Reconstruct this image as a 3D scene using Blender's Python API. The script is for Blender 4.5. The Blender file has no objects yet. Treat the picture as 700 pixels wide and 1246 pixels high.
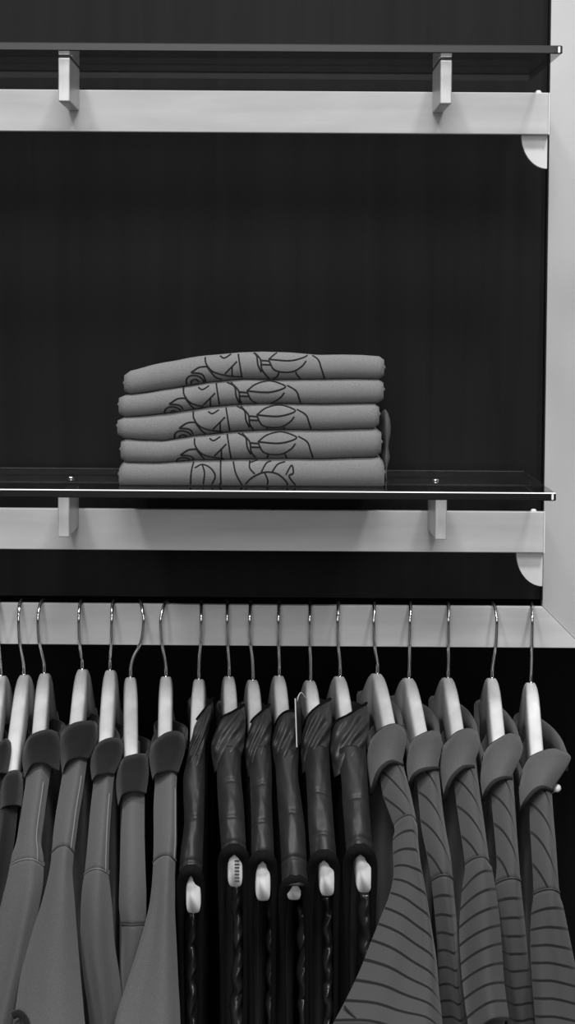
import bpy, math, random
from mathutils import Vector
random.seed(7)
scene = bpy.context.scene
COL = scene.collection
sin, cos, pi = math.sin, math.cos, math.pi

# ------------------------------------------------------------------ camera
F = 2254.0
PITCH, YAW, ROLL, PX, PY = 0.05202, -0.00228, 0.00657, 326.57, 479.56
CAMZ = 1.55

def rot(x, y, a): return cos(a)*x - sin(a)*y, sin(a)*x + cos(a)*y
def to_cam(P):
    x, y, z = P
    x, y = rot(x, y, YAW); y, z = rot(y, z, PITCH)
    return x, y, z
def from_cam(P):
    x, y, z = P
    y, z = rot(y, z, -PITCH); x, y = rot(x, y, -YAW)
    return Vector((x, y, z))
def proj(P):
    """world point -> photograph pixel"""
    x, y, z = to_cam((P[0], P[1], P[2]-CAMZ))
    u, v = rot(F*x/y, -F*z/y, ROLL)
    return PX+u, PY+v
def at(px, py, Y):
    """the point at real distance Y seen at a pixel of the photograph"""
    u, v = rot(px-PX, py-PY, -ROLL)
    d = from_cam((u/F, 1.0, -v/F))
    d = d*(Y/d.y)
    return Vector((d.x, d.y, d.z+CAMZ))

cam = bpy.data.cameras.new('camera'); camo = bpy.data.objects.new('camera', cam); COL.objects.link(camo)
f = from_cam((0, 1, 0)); r0 = from_cam((1, 0, 0)); u0 = from_cam((0, 0, 1))
r = cos(ROLL)*r0 + sin(ROLL)*u0; up = -sin(ROLL)*r0 + cos(ROLL)*u0
from mathutils import Matrix
camo.matrix_world = Matrix(((r.x, up.x, -f.x, 0), (r.y, up.y, -f.y, 0), (r.z, up.z, -f.z, CAMZ), (0, 0, 0, 1)))
cam.sensor_fit = 'VERTICAL'; cam.sensor_height = 24.0; cam.sensor_width = 24.0*700/1246
cam.lens = F/1246*24.0
cam.shift_x = (350-PX)/1246; cam.shift_y = (PY-623)/1246
cam.clip_start = 0.05; cam.clip_end = 60
scene.camera = camo

# ------------------------------------------------------------------ materials
def nt(name):
    m = bpy.data.materials.new(name); m.use_nodes = True
    t = m.node_tree; b = t.nodes['Principled BSDF']
    return m, t, b
def g(v): return (v, v, v, 1)
def node(t, k, **kw):
    n = t.nodes.new(k)
    for a, b in kw.items(): setattr(n, a, b)
    return n
def mat_plain(name, v, rough=.6, metal=0.0, spec=.5, var=0.0, scale=(20, 20, 20), bump=0.0, bscale=None, detail=4, sheen=0.0):
    m, t, b = nt(name)
    b.inputs['Base Color'].default_value = g(v); b.inputs['Roughness'].default_value = rough
    b.inputs['Metallic'].default_value = metal; b.inputs['Specular IOR Level'].default_value = spec
    if sheen:
        b.inputs['Sheen Weight'].default_value = sheen; b.inputs['Sheen Roughness'].default_value = .5
    tc = node(t, 'ShaderNodeTexCoord')
    if var:
        mp = node(t, 'ShaderNodeMapping'); mp.inputs['Scale'].default_value = scale
        n = node(t, 'ShaderNodeTexNoise'); n.inputs['Scale'].default_value = 1; n.inputs['Detail'].default_value = detail
        rp = node(t, 'ShaderNodeMapRange')
        rp.inputs['From Min'].default_value = .3; rp.inputs['From Max'].default_value = .7
        rp.inputs['To Min'].default_value = v*(1-var); rp.inputs['To Max'].default_value = v*(1+var)
        t.links.new(tc.outputs['Object'], mp.inputs['Vector']); t.links.new(mp.outputs['Vector'], n.inputs['Vector'])
        t.links.new(n.outputs['Fac'], rp.inputs['Value']); t.links.new(rp.outputs['Result'], b.inputs['Base Color'])
    if bump:
        mp2 = node(t, 'ShaderNodeMapping'); mp2.inputs['Scale'].default_value = bscale or (1500, 1500, 1500)
        n2 = node(t, 'ShaderNodeTexNoise'); n2.inputs['Scale'].default_value = 1; n2.inputs['Detail'].default_value = 2
        bp = node(t, 'ShaderNodeBump'); bp.inputs['Strength'].default_value = bump; bp.inputs['Distance'].default_value = .001
        t.links.new(tc.outputs['Object'], mp2.inputs['Vector']); t.links.new(mp2.outputs['Vector'], n2.inputs['Vector'])
        t.links.new(n2.outputs['Fac'], bp.inputs['Height']); t.links.new(bp.outputs['Normal'], b.inputs['Normal'])
    return m

def mat_glass():
    m, t, b = nt('clear_glass')
    t.nodes.remove(b)
    out = t.nodes['Material Output']
    tr = node(t, 'ShaderNodeBsdfTransparent'); tr.inputs['Color'].default_value = g(.80)
    gl = node(t, 'ShaderNodeBsdfGlossy'); gl.inputs['Roughness'].default_value = .03; gl.inputs['Color'].default_value = g(.9)
    fr = node(t, 'ShaderNodeFresnel')
    ge = node(t, 'ShaderNodeNewGeometry'); io = node(t, 'ShaderNodeMath', operation='MULTIPLY_ADD')
    io.inputs[1].default_value = 1/1.45-1.45; io.inputs[2].default_value = 1.45
    t.links.new(ge.outputs['Backfacing'], io.inputs[0]); t.links.new(io.outputs[0], fr.inputs['IOR'])
    mx = node(t, 'ShaderNodeMixShader')
    t.links.new(fr.outputs[0], mx.inputs[0]); t.links.new(tr.outputs[0], mx.inputs[1]); t.links.new(gl.outputs[0], mx.inputs[2])
    t.links.new(mx.outputs[0], out.inputs['Surface'])
    return m

def mat_stripe(name, v, vs, period, width, phase=0.0):
    """jersey with thin dark stripes across the UV v direction (metres)"""
    m, t, b = nt(name)
    b.inputs['Roughness'].default_value = .85; b.inputs['Specular IOR Level'].default_value = .2
    b.inputs['Sheen Weight'].default_value = .15
    uv = node(t, 'ShaderNodeUVMap'); uv.uv_map = 'UVMap'
    sp = node(t, 'ShaderNodeSeparateXYZ'); t.links.new(uv.outputs[0], sp.inputs[0])
    a = node(t, 'ShaderNodeMath', operation='MULTIPLY_ADD'); a.inputs[1].default_value = 1/period; a.inputs[2].default_value = phase
    t.links.new(sp.outputs['Y'], a.inputs[0])
    fr = node(t, 'ShaderNodeMath', operation='PINGPONG'); fr.inputs[1].default_value = .5
    t.links.new(a.outputs[0], fr.inputs[0])
    mr = node(t, 'ShaderNodeMapRange'); mr.interpolation_type = 'SMOOTHSTEP'
    w = width/period/2
    mr.inputs['From Min'].default_value = w*.6; mr.inputs['From Max'].default_value = w*1.4
    mr.inputs['To Min'].default_value = vs; mr.inputs['To Max'].default_value = v
    t.links.new(fr.outputs[0], mr.inputs['Value'])
    tc = node(t, 'ShaderNodeTexCoord')
    n = node(t, 'ShaderNodeTexNoise'); n.inputs['Scale'].default_value = 1400; n.inputs['Detail'].default_value = 2
    t.links.new(tc.outputs['Object'], n.inputs['Vector'])
    mm = node(t, 'ShaderNodeMapRange'); mm.inputs['To Min'].default_value = .75; mm.inputs['To Max'].default_value = 1.25
    t.links.new(n.outputs['Fac'], mm.inputs['Value'])
    mu = node(t, 'ShaderNodeMath', operation='MULTIPLY')
    t.links.new(mr.outputs[0], mu.inputs[0]); t.links.new(mm.outputs[0], mu.inputs[1])
    t.links.new(mu.outputs[0], b.inputs['Base Color'])
    return m

def mat_wood_dark():
    m, t, b = nt('dark_veneer')
    b.inputs['Roughness'].default_value = .6; b.inputs['Specular IOR Level'].default_value = .15
    tc = node(t, 'ShaderNodeTexCoord')
    def layer(sc, dist):
        mp = node(t, 'ShaderNodeMapping'); mp.inputs['Scale'].default_value = sc
        n = node(t, 'ShaderNodeTexNoise'); n.inputs['Scale'].default_value = 1; n.inputs['Detail'].default_value = 5
        n.inputs['Distortion'].default_value = dist
        t.links.new(tc.outputs['Object'], mp.inputs['Vector']); t.links.new(mp.outputs['Vector'], n.inputs['Vector'])
        return n
    n1 = layer((45, 45, 1.6), .4); n2 = layer((160, 160, 4), .1)
    ad = node(t, 'ShaderNodeMath', operation='MULTIPLY_ADD'); ad.inputs[1].default_value = .5
    t.links.new(n2.outputs['Fac'], ad.inputs[0]); t.links.new(n1.outputs['Fac'], ad.inputs[2])
    rp = node(t, 'ShaderNodeMapRange')
    rp.inputs['From Min'].default_value = .5; rp.inputs['From Max'].default_value = 1.0
    rp.inputs['To Min'].default_value = .0030; rp.inputs['To Max'].default_value = .0068
    t.links.new(ad.outputs[0], rp.inputs['Value']); t.links.new(rp.outputs[0], b.inputs['Base Color'])
    return m

M = {}
M['panel'] = mat_wood_dark()
M['cavity'] = mat_plain('black_laminate', .012, .6, spec=.2)
M['rail'] = mat_plain('brushed_steel', .57, .42, metal=.0, var=.10, scale=(9, 9, 60), bump=.05, bscale=(30, 400, 1400))
M['pillar'] = mat_plain('satin_grey_pillar', .43, .45, var=.07, scale=(12, 12, 5))
M['steel_edge'] = mat_plain('bright_steel_edge', .8, .3)
M['plate'] = mat_plain('satin_end_plate', .68, .5, var=.04, scale=(30, 30, 30))
M['bracket'] = mat_plain('satin_bracket_metal', .56, .35, metal=.3, var=.08, scale=(200, 40, 40))
M['pad'] = mat_plain('dark_rubber_pad', .03, .6)
M['glass'] = mat_glass()
M['grey_edge'] = mat_plain('frosted_dark_glass_edge', .018, .35)
M['glass_edge'] = mat_plain('polished_glass_edge', .012, .12, spec=.6)
M['arris'] = mat_plain('painted_edge_glint', .8, .5)  # pale colour stands for light caught along the glass edge
M['chrome'] = mat_plain('chrome_wire', .8, .16, metal=1.0)
M['hanger'] = mat_plain('pale_beech', .68, .38, var=.13, scale=(60, 60, 14), bump=.05, bscale=(300, 300, 40))
M['marking'] = mat_plain('printed_dash', .05, .6)
M['grey_jersey'] = mat_plain('grey_jersey', .088, .88, spec=.2, var=.16, scale=(1100, 1100, 1100), detail=2, bump=.25, bscale=(1400, 1400, 900), sheen=.15)
M['black_rib'] = mat_plain('black_rib_knit', .010, .9, spec=.15, var=.25, scale=(900, 900, 900), bump=.3, bscale=(1300, 1300, 1300), sheen=.12)
M['black_jersey'] = mat_plain('black_jersey', .008, .9, spec=.15, bump=.2, sheen=.1)
M['seam_dark'] = mat_plain('dark_seam_thread', .05, .9)
M['seam_light'] = mat_plain('pale_seam_thread', .16, .9)
M['nylon'] = mat_plain('dark_nylon', .018, .5, spec=.35, var=.12, scale=(120, 120, 120), bump=.12, bscale=(90, 90, 90))
M['collar_nylon'] = mat_plain('dark_nylon_gathered', .045, .46, spec=.4, var=.12, scale=(120, 120, 120), bump=.12, bscale=(90, 90, 90))
M['quilt'] = mat_plain('black_quilted_nylon', .022, .3, spec=.5, bump=.15, bscale=(120, 120, 120))
M['binding'] = mat_plain('black_elastic_binding', .006, .9, spec=.1, bump=.3)
M['stripe'] = mat_stripe('striped_jersey', .058, .009, .0172, .0027)
M['diag'] = mat_stripe('diagonal_striped_jersey', .060, .009, .0350, .0042)
M['grey_collar'] = mat_plain('mid_grey_rib_knit', .085, .9, spec=.15, var=.15, scale=(900, 900, 900), bump=.25, bscale=(1200, 1200, 1200), sheen=.15)
M['tipping'] = mat_plain('dark_collar_tipping', .009, .9)
M['tee'] = mat_plain('grey_cotton', .165, .9, spec=.15, var=.13, scale=(900, 900, 900), detail=2, bump=.25, bscale=(1200, 1200, 1200), sheen=.1)
M['tee_dark'] = mat_plain('charcoal_cotton', .11, .9, spec=.15, var=.13, scale=(900, 900, 900), detail=2)
M['ink'] = mat_plain('black_ink', .012, .8, spec=.2)
M['card'] = mat_plain('shaded_card_face', .02, .5)  # face turned from the light, its shade put into the colour
M['card_edge'] = mat_plain('white_card_core', .75, .7)
M['pin'] = mat_plain('white_plastic', .75, .35)
M['floor'] = mat_plain('grey_floor_tile', .09, .5, var=.1, scale=(3, 3, 3))
M['wallpaint'] = mat_plain('pale_grey_wall', .5, .7, var=.03, scale=(4, 4, 4))

# ------------------------------------------------------------------ helpers
def tag(o, label=None, cat=None, group=None, kind=None):
    if label: o['label'] = label
    if cat: o['category'] = cat
    if group: o['group'] = group
    if kind: o['kind'] = kind
    return o
def empty(name, loc):
    o = bpy.data.objects.new(name, None); COL.objects.link(o); o.location = loc; o.empty_display_size = .03
    return o
def mesh_obj(name, V, Fc, mats, parent=None, smooth=True, uv=None, fm=None, bevel=0.0, bseg=2):
    me = bpy.data.meshes.new(name)
    off = Vector(parent_loc(parent)) if parent else Vector((0, 0, 0))
    me.from_pydata([tuple(Vector(v)-off) for v in V], [], Fc); 
    if not isinstance(mats, (list, tuple)): mats = [mats]
    for m in mats: me.materials.append(m)
    if uv:
        l = me.uv_layers.new(name='UVMap')
        for lp in me.loops: l.data[lp.index].uv = uv[lp.vertex_index]
    if fm:
        for p, k in zip(me.polygons, fm): p.material_index = k
    if smooth:
        for p in me.polygons: p.use_smooth = True
    me.update()
    import bmesh
    bm = bmesh.new(); bm.from_mesh(me); bmesh.ops.recalc_face_normals(bm, faces=bm.faces); bm.to_mesh(me); bm.free()
    o = bpy.data.objects.new(name, me); COL.objects.link(o)
    if parent: o.parent = parent
    if bevel:
        b = o.modifiers.new('bevel', 'BEVEL'); b.width = bevel; b.segments = bseg; b.limit_method = 'ANGLE'
    return o
def parent_loc(p):
    v = Vector((0, 0, 0))
    while p is not None:
        v += Vector(p.location); p = p.parent
    return v
def box_data(x0, x1, y0, y1, z0, z1):
    V = [(x0,y0,z0),(x1,y0,z0),(x1,y1,z0),(x0,y1,z0),(x0,y0,z1),(x1,y0,z1),(x1,y1,z1),(x0,y1,z1)]
    Fc = [(0,3,2,1),(4,5,6,7),(0,1,5,4),(1,2,6,5),(2,3,7,6),(3,0,4,7)]
    return V, Fc
def box(name, b, mat, parent=None, bevel=0.0):
    V, Fc = box_data(*b)
    return mesh_obj(name, V, Fc, mat, parent, smooth=False, bevel=bevel)
def merge(parts):
    V, Fc = [], []
    for v, f_ in parts:
        o = len(V); V += list(v); Fc += [tuple(i+o for i in q) for q in f_]
    return V, Fc
def cr(p0, p1, p2, p3, t):
    return 0.5*((2*p1)+(-p0+p2)*t+(2*p0-5*p1+4*p2-p3)*t*t+(-p0+3*p1-3*p2+p3)*t**3)
def catmull(pts, n):
    """n points evenly in parameter along a smooth curve through pts (tuples of any length)"""
    k = len(pts); d = len(pts[0]); out = []
    if k == 1: return [pts[0]]*n
    # chord-length parametrisation
    L = [0.0]
    for a, b in zip(pts, pts[1:]): L.append(L[-1]+max(1e-6, math.dist(a[:2] if d < 3 else a, b[:2] if d < 3 else b)))
    for i in range(n):
        s = L[-1]*i/(n-1) if n > 1 else 0
        j = 0
        while j < k-2 and s > L[j+1]: j += 1
        t = (s-L[j])/(L[j+1]-L[j])
        P = [pts[max(j-1, 0)], pts[j], pts[j+1], pts[min(j+2, k-1)]]
        if j == 0: P[0] = tuple(2*a-b for a, b in zip(pts[0], pts[1]))
        if j == k-2: P[3] = tuple(2*a-b for a, b in zip(pts[-1], pts[-2]))
        out.append(tuple(cr(P[0][q], P[1][q], P[2][q], P[3][q], t) for q in range(d)))
    return out
def wire(pts, rad, n=8, smooth_n=0, flat=None):
    """tube along 3-D points; rad a number or a list"""
    if smooth_n: pts = [Vector(p) for p in catmull([tuple(p) for p in pts], smooth_n)]
    else: pts = [Vector(p) for p in pts]
    V, Fc = [], []; N = None
    for i, p in enumerate(pts):
        T = (pts[min(i+1, len(pts)-1)]-pts[max(i-1, 0)]).normalized()
        if N is None:
            a = Vector((1, 0, 0)) if abs(T.x) < .8 else Vector((0, 1, 0))
            N = (a-T*a.dot(T)).normalized()
        else: N = (N-T*N.dot(T)).normalized()
        B = T.cross(N); rr = rad[i] if isinstance(rad, (list, tuple)) else rad
        for k in range(n):
            a = 2*pi*k/n; V.append(p+N*cos(a)*rr+B*sin(a)*rr)
    m = len(pts)
    for i in range(m-1):
        for k in range(n):
            Fc.append((i*n+k, i*n+(k+1) % n, (i+1)*n+(k+1) % n, (i+1)*n+k))
    Fc.append(tuple(range(n))[::-1]); Fc.append(tuple((m-1)*n+k for k in range(n)))
    return V, Fc
def interp(xs, ys, x):
    if x <= xs[0]: return ys[0]
    for a, b, c, d in zip(xs, xs[1:], ys, ys[1:]):
        if x <= b: return c+(d-c)*(x-a)/(b-a)
    return ys[-1]

# ------------------------------------------------------------------ heights read off the photograph
YF, YW, YR = 1.7612, 2.0, 1.89          # glass front edge, frame plane, shelf rails
Z = lambda v: CAMZ+v
RAIL = {'upper': (Z(.16713), Z(.2092)), 'middle': (Z(-.25959), Z(-.21746)), 'lower': (Z(-.378), Z(-.33326))}
PILLAR_X = .29537; PILLAR_W = .0448
GX1 = .27136; GX0 = -.62; GT = .0079
GLASS = {'upper': Z(.23924), 'middle': Z(-.18415)}
BRX = [-.20336, .16552]

# ------------------------------------------------------------------ the setting
zt = RAIL['lower'][1]
prof = [(2.012, 2.75), (2.012, zt+.006), (2.37, zt+.006), (2.37, 0.0), (2.42, 0.0), (2.42, 2.75)]
V = [(x, y, z) for x in (-.95, .95) for y, z in prof]; n = len(prof)
Fc = [(0,1,5),(1,2,4),(1,4,5),(2,3,4)]
Fc = [tuple(q) for q in Fc]+[tuple(i+n for i in q[::-1]) for q in Fc]+[(i, i+n, (i+1) % n+n, (i+1) % n) for i in range(n)]
tag(mesh_obj('wall_back', V, Fc, M['panel'], smooth=False), kind='structure')
tag(box('floor', (-2.5, 2.5, -1.5, 2.42, -.05, 0), M['floor']), kind='structure')
# mitred upright at the right
zb = RAIL['lower'][0]; x0, x1 = PILLAR_X, PILLAR_X+PILLAR_W
pl = [(x0, 2.75), (x1, 2.75), (x1, zb), (x0, zt)]
def prism(pl, y0, y1):
    n = len(pl); V = [(x, y0, z) for x, z in pl]+[(x, y1, z) for x, z in pl]
    return V, [tuple(range(n)), tuple(range(2*n-1, n-1, -1))]+[(i, (i+1) % n, (i+1) % n+n, i+n) for i in range(n)]
V, Fc = prism(pl, YW, 2.0118)
tag(mesh_obj('trim_1', V, Fc, M['pillar'], smooth=False, bevel=.0007), kind='structure')
tag(box('trim_2', (x0-.0016, x0-.0002, YW+.0005, 2.0118, zt+.006, 2.75), M['panel']), kind='structure')
tag(box('wall_right', (x1+.0005, .95, YW+.006, 2.0118, zb, 2.75), M['wallpaint']), kind='structure')

# ------------------------------------------------------------------ hanging rail (front bar of the frame, mitred into the upright)
def build_hang_rail():
    root = empty('hanging_rail', (0, YW, zb))
    tag(root, 'flat pale steel hanging rail below the shelves carrying all the clothes hangers', 'rail')
    pl = [(-.80, zb), (-.80, zt), (x0-.0004, zt), (x1-.0004, zb)]
    V, Fc = prism(pl, YW-.004, YW+.004)
    mesh_obj('bar', V, Fc, M['rail'], root, smooth=False, bevel=.0008)
    for x in (-.70, .33):
        xx = min(x, x0+.02)
        V, Fc = wire([(xx, YW+.004, zb+.012), (xx, 2.3699, zb+.012)], .006, 12)
        if x < 0: mesh_obj('standoff', V, Fc, M['bracket'], root)
build_hang_rail()

# ------------------------------------------------------------------ shelf rails with their brackets
def build_shelf_rail(key, label, glass_bottom):
    z0, z1 = RAIL[key]
    root = empty('shelf_rail', (0, YR, z0)); tag(root, label, 'rail', 'steel rails under the glass shelves')
    # right end of the bar as seen against the upright
    ex = at(667.6 if key == 'upper' else 661.8, 140 if key == 'upper' else 650, YR).x
    box('bar', (-.78, ex, YR, YR+.008, z0, z1), M['rail'], root, bevel=.0008)
    box('end_cap', (ex+.0001, ex+.0012, YR-.0003, YR+.008, z0, z1), M['steel_edge'], root)
    # quarter-round end plate fixed between the bar and the upright
    px, py, rr = (666.6, 164.6, 31.5) if key == 'upper' else (661.0, 672.5, 32.5)
    yp = YR+.0085
    c = at(px, py, yp); rad = rr*yp/F; ry = rad*1.28
    pl = [(c.x, z0+.03), (c.x-rad, z0+.03)]
    for i in range(17):
        a = pi-pi/2*i/16*1.0
        pl.append((c.x+rad*cos(a), c.z-ry*sin(a)))
    V, Fc = prism(pl[::-1], yp, yp+.006)
    mesh_obj('end_plate', V, Fc, M['plate'], root, smooth=False, bevel=.0004)
    for x in (-.70,):
        V, Fc = wire([(x, YR+.0085, z0+.02), (x, 2.0119, z0+.02)], .006, 12)
        mesh_obj('standoff', V, Fc, M['bracket'], root)
    # small screw head on top of the bar end
    c = at(655.5 if key == 'upper' else 649.5, 113 if key == 'upper' else 622, YR+.004)
    V, Fc = wire([(c.x, YR+.004, z1-.001), (c.x, YR+.004, z1+.001), (c.x, YR+.004, z1+.0026)], [.0032, .0032, .0018], 12)
    mesh_obj('screw', V, Fc, M['steel_edge'], root)
    for bx in BRX+[-.57]:
        w = .0056; yb = YF+.04; zt_ = glass_bottom-.0016; zb_ = zt_-.0415
        V, Fc = prism([(0, 0)]*0 or [(bx-w, zb_), (bx+w, zb_), (bx+w, zt_), (bx-w, zt_)], yb, YR-.0002)
        b = mesh_obj('bracket', V, Fc, M['bracket'], root, smooth=False, bevel=.0009)
        box('rubber_pad', (bx-w*.95, bx+w*.95, yb+.002, YR-.004, zt_, zt_+.0014), M['pad'], b)
        if key == 'middle' or True:
            V, Fc = wire([(bx, YR-.022, glass_bottom+GT+.0001), (bx, YR-.022, glass_bottom+GT+.0012), (bx, YR-.022, glass_bottom+GT+.0026)], [.0036, .0036, .002], 16)
            mesh_obj('bolt', V, Fc, M['chrome'], b)
    return root
build_shelf_rail('upper', 'brushed steel rail with two brackets holding the topmost glass shelf', GLASS['upper']-GT)
build_shelf_rail('middle', 'brushed steel rail with two brackets below the shirt stack', GLASS['middle']-GT)

def build_shelf(top, label, glint):  # last flag paints the highlight along the top arris
    """toughened glass slab: clear faces, dark polished edges and an arris that can carry a painted highlight"""
    root = empty('glass_shelf', (0, YF, top-GT)); tag(root, label, 'shelf', 'glass shelves')
    yb = 1.985; c = .0009; zb_, zt_ = top-GT, top
    ring = []
    # section through the front edge, bottom to top
    V = []; Fc = []; fm = []
    def loop(x0, x1, y0, y1, z):
        o = len(V); V.extend([(x0, y0, z), (x1, y0, z), (x1, y1, z), (x0, y1, z)]); return o
    a = loop(GX0+c, GX1-c, YF+c, yb-c, zb_); b = loop(GX0, GX1, YF, yb, zb_+c)
    d = loop(GX0, GX1, YF, yb, zt_-c); e = loop(GX0+c, GX1-c, YF+c, yb-c, zt_)
    Fc.append((a+3, a+2, a+1, a)); fm.append(0); Fc.append((e, e+1, e+2, e+3)); fm.append(0)
    pane = mesh_obj('pane', V, Fc, M['glass'], root, smooth=False)
    for nm, p, q, mt in (('polished_edge', b, d, 'glass_edge' if glint else 'grey_edge'), ('upper_arris', d, e, 'arris' if glint else 'grey_edge'), ('lower_arris', a, b, 'glass_edge')):
        Fq = [(p+i, p+(i+1) % 4, q+(i+1) % 4, q+i) for i in range(4)]
        mesh_obj(nm, V, Fq, M[mt], root, smooth=False)
    for xa, xb, mt in ((GX1-.0042, GX1-.0022, 'arris'), (GX1-.0085, GX1-.0042, 'glass_edge'), (GX1-.0022, GX1-.0004, 'glass_edge')):  # refracted light at the slab's end, painted as a pale strip between dark ones
        box('end_glint', (xa, xb, YF-.0002, YF+.0012, zb_+.0012, zt_-.0012), M[mt], root)
    return root
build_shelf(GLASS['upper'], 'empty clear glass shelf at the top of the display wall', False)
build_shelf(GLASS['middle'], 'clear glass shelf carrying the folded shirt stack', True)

# ------------------------------------------------------------------ folded shirts
YS = YF+.036                       # front fold of the stack
SD = .208                          # depth of the folded shirts
edges = [   # boundaries between shirts, top to bottom, in photograph pixels
    [(151,453),(174,447),(200,441),(225,436.5),(247,433),(290,429),(320,428),(354,429),(387,432),(417,431.5),(440,432),(466,434)],
    [(154,480),(180,477),(211,472),(252,465.5),(293,461),(330,462),(395,461),(430,460.5),(466,461)],
    [(144,507),(175,505),(211,501),(254,494),(300,490.5),(340,490),(395,491),(430,490),(463,489.5)],
    [(142,531),(170,534),(199,535),(238,528.5),(284,523.5),(330,521),(395,521.5),(430,520.5),(462,519.5)],
    [(145,560),(189,561),(238,557.5),(300,556.5),(350,556),(395,556.5),(430,555),(466,554)],
    [(144,588.5),(200,588.5),(300,588.5),(400,588.5),(469,588.5)]]
ends = [(150.5, 467.5), (144, 467), (142.5, 462), (146.5, 465), (144.5, 469)]
ranks = ['topmost of the stack of five', 'second from the top of the stack', 'in the middle of the stack', 'fourth from the top of the stack', 'at the bottom, lying on the glass']
zglass = GLASS['middle']
zpush = zglass - at(300, 588.5, YS).z         # rest the stack exactly on the glass
def edge_z(i, X):
    pts = [at(x, y, YS) for x, y in edges[i]]
    return interp([p.x for p in pts], [p.z for p in pts], X)+zpush*(i/5.0)
def shirt_section(i, X):
    zt_, zb_ = edge_z(i, X)-.0002, edge_z(i+1, X)+.0002
    if i == 4: zb_ = zglass+.0003
    return zt_, zb_
motif = [  # loose ink line drawing of curls, leaves and arcs (pixels on the topmost shirt)
    [(249.6,433.4),(250.8,441.9),(259.3,451.6),(276.3,456.4),(294,458)],
    [(232.6,452.8),(242.3,446.7),(252,445.5)],
    [(232.6,452.8),(246,455),(251,466)],
    [(227,468),(227,461),(232,456.5),(241,457),(247,462),(247,468),(240,470),(233,468),(233,463),(238,461),(242,464)],
    [(289.6,428.5),(291.5,440),(294.5,458.6)],
    [(288.5,439.5),(281,447),(273.9,454)],
    [(282.5,445.5),(282.5,457)],
    [(268,433),(273,435.5),(281,431)],
    [(308,427),(317,437),(319,449),(328,461)],
    [(303,427),(312,432),(314,443),(318,452)],
    [(316.5,438),(328,439)],[(317.5,443),(329,443.5)],
    [(327,437),(338,429),(354,425.5),(368,428.5),(373.5,433),(354,438.5),(327,437)],
    [(327,437.8),(335,450),(354,452),(366.5,446),(372.8,439)],
    [(359.7,452),(362,456),(366.5,461)],
    [(376,430.3),(387,437),(391,447),(395,459.5)],
    [(340,452),(337,458),(331,461)],
    [(252,446),(262,458),(270,461)]]
motif5 = [
    [(235.5,559.5),(233,570),(231.5,587)],
    [(237,566),(246,562),(256,566),(262,575),(258,586)],[(246,562),(249,572),(247,588)],
    [(268.5,558),(268.6,574),(269,590)], [(268.7,585),(264,590)],
    [(284,559),(287,572),(295,588)],
    [(296,590),(305,579),(318,572),(330,571),(341,575),(350,586),(340,590),(312,589),(296,590)],
    [(304,558),(304,566),(310,573)],[(304,560),(314,557)],[(318,571),(324,561),(330,558)],[(331,571),(338,562),(347,559)],
    [(348,574),(355,563),(357,572),(352,576),(362,590)],[(322,571),(326,581),(325,589)]]
def fold_front(i, X, z):
    zt_, zb_ = shirt_section(i, X); h = (zt_-zb_)/2; zc = (zt_+zb_)/2
    q = max(-1, min(1, (z-zc)/h))
    return YS+h*.75*(1-(1-abs(q)**2.0)**(1/2.0))
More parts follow.
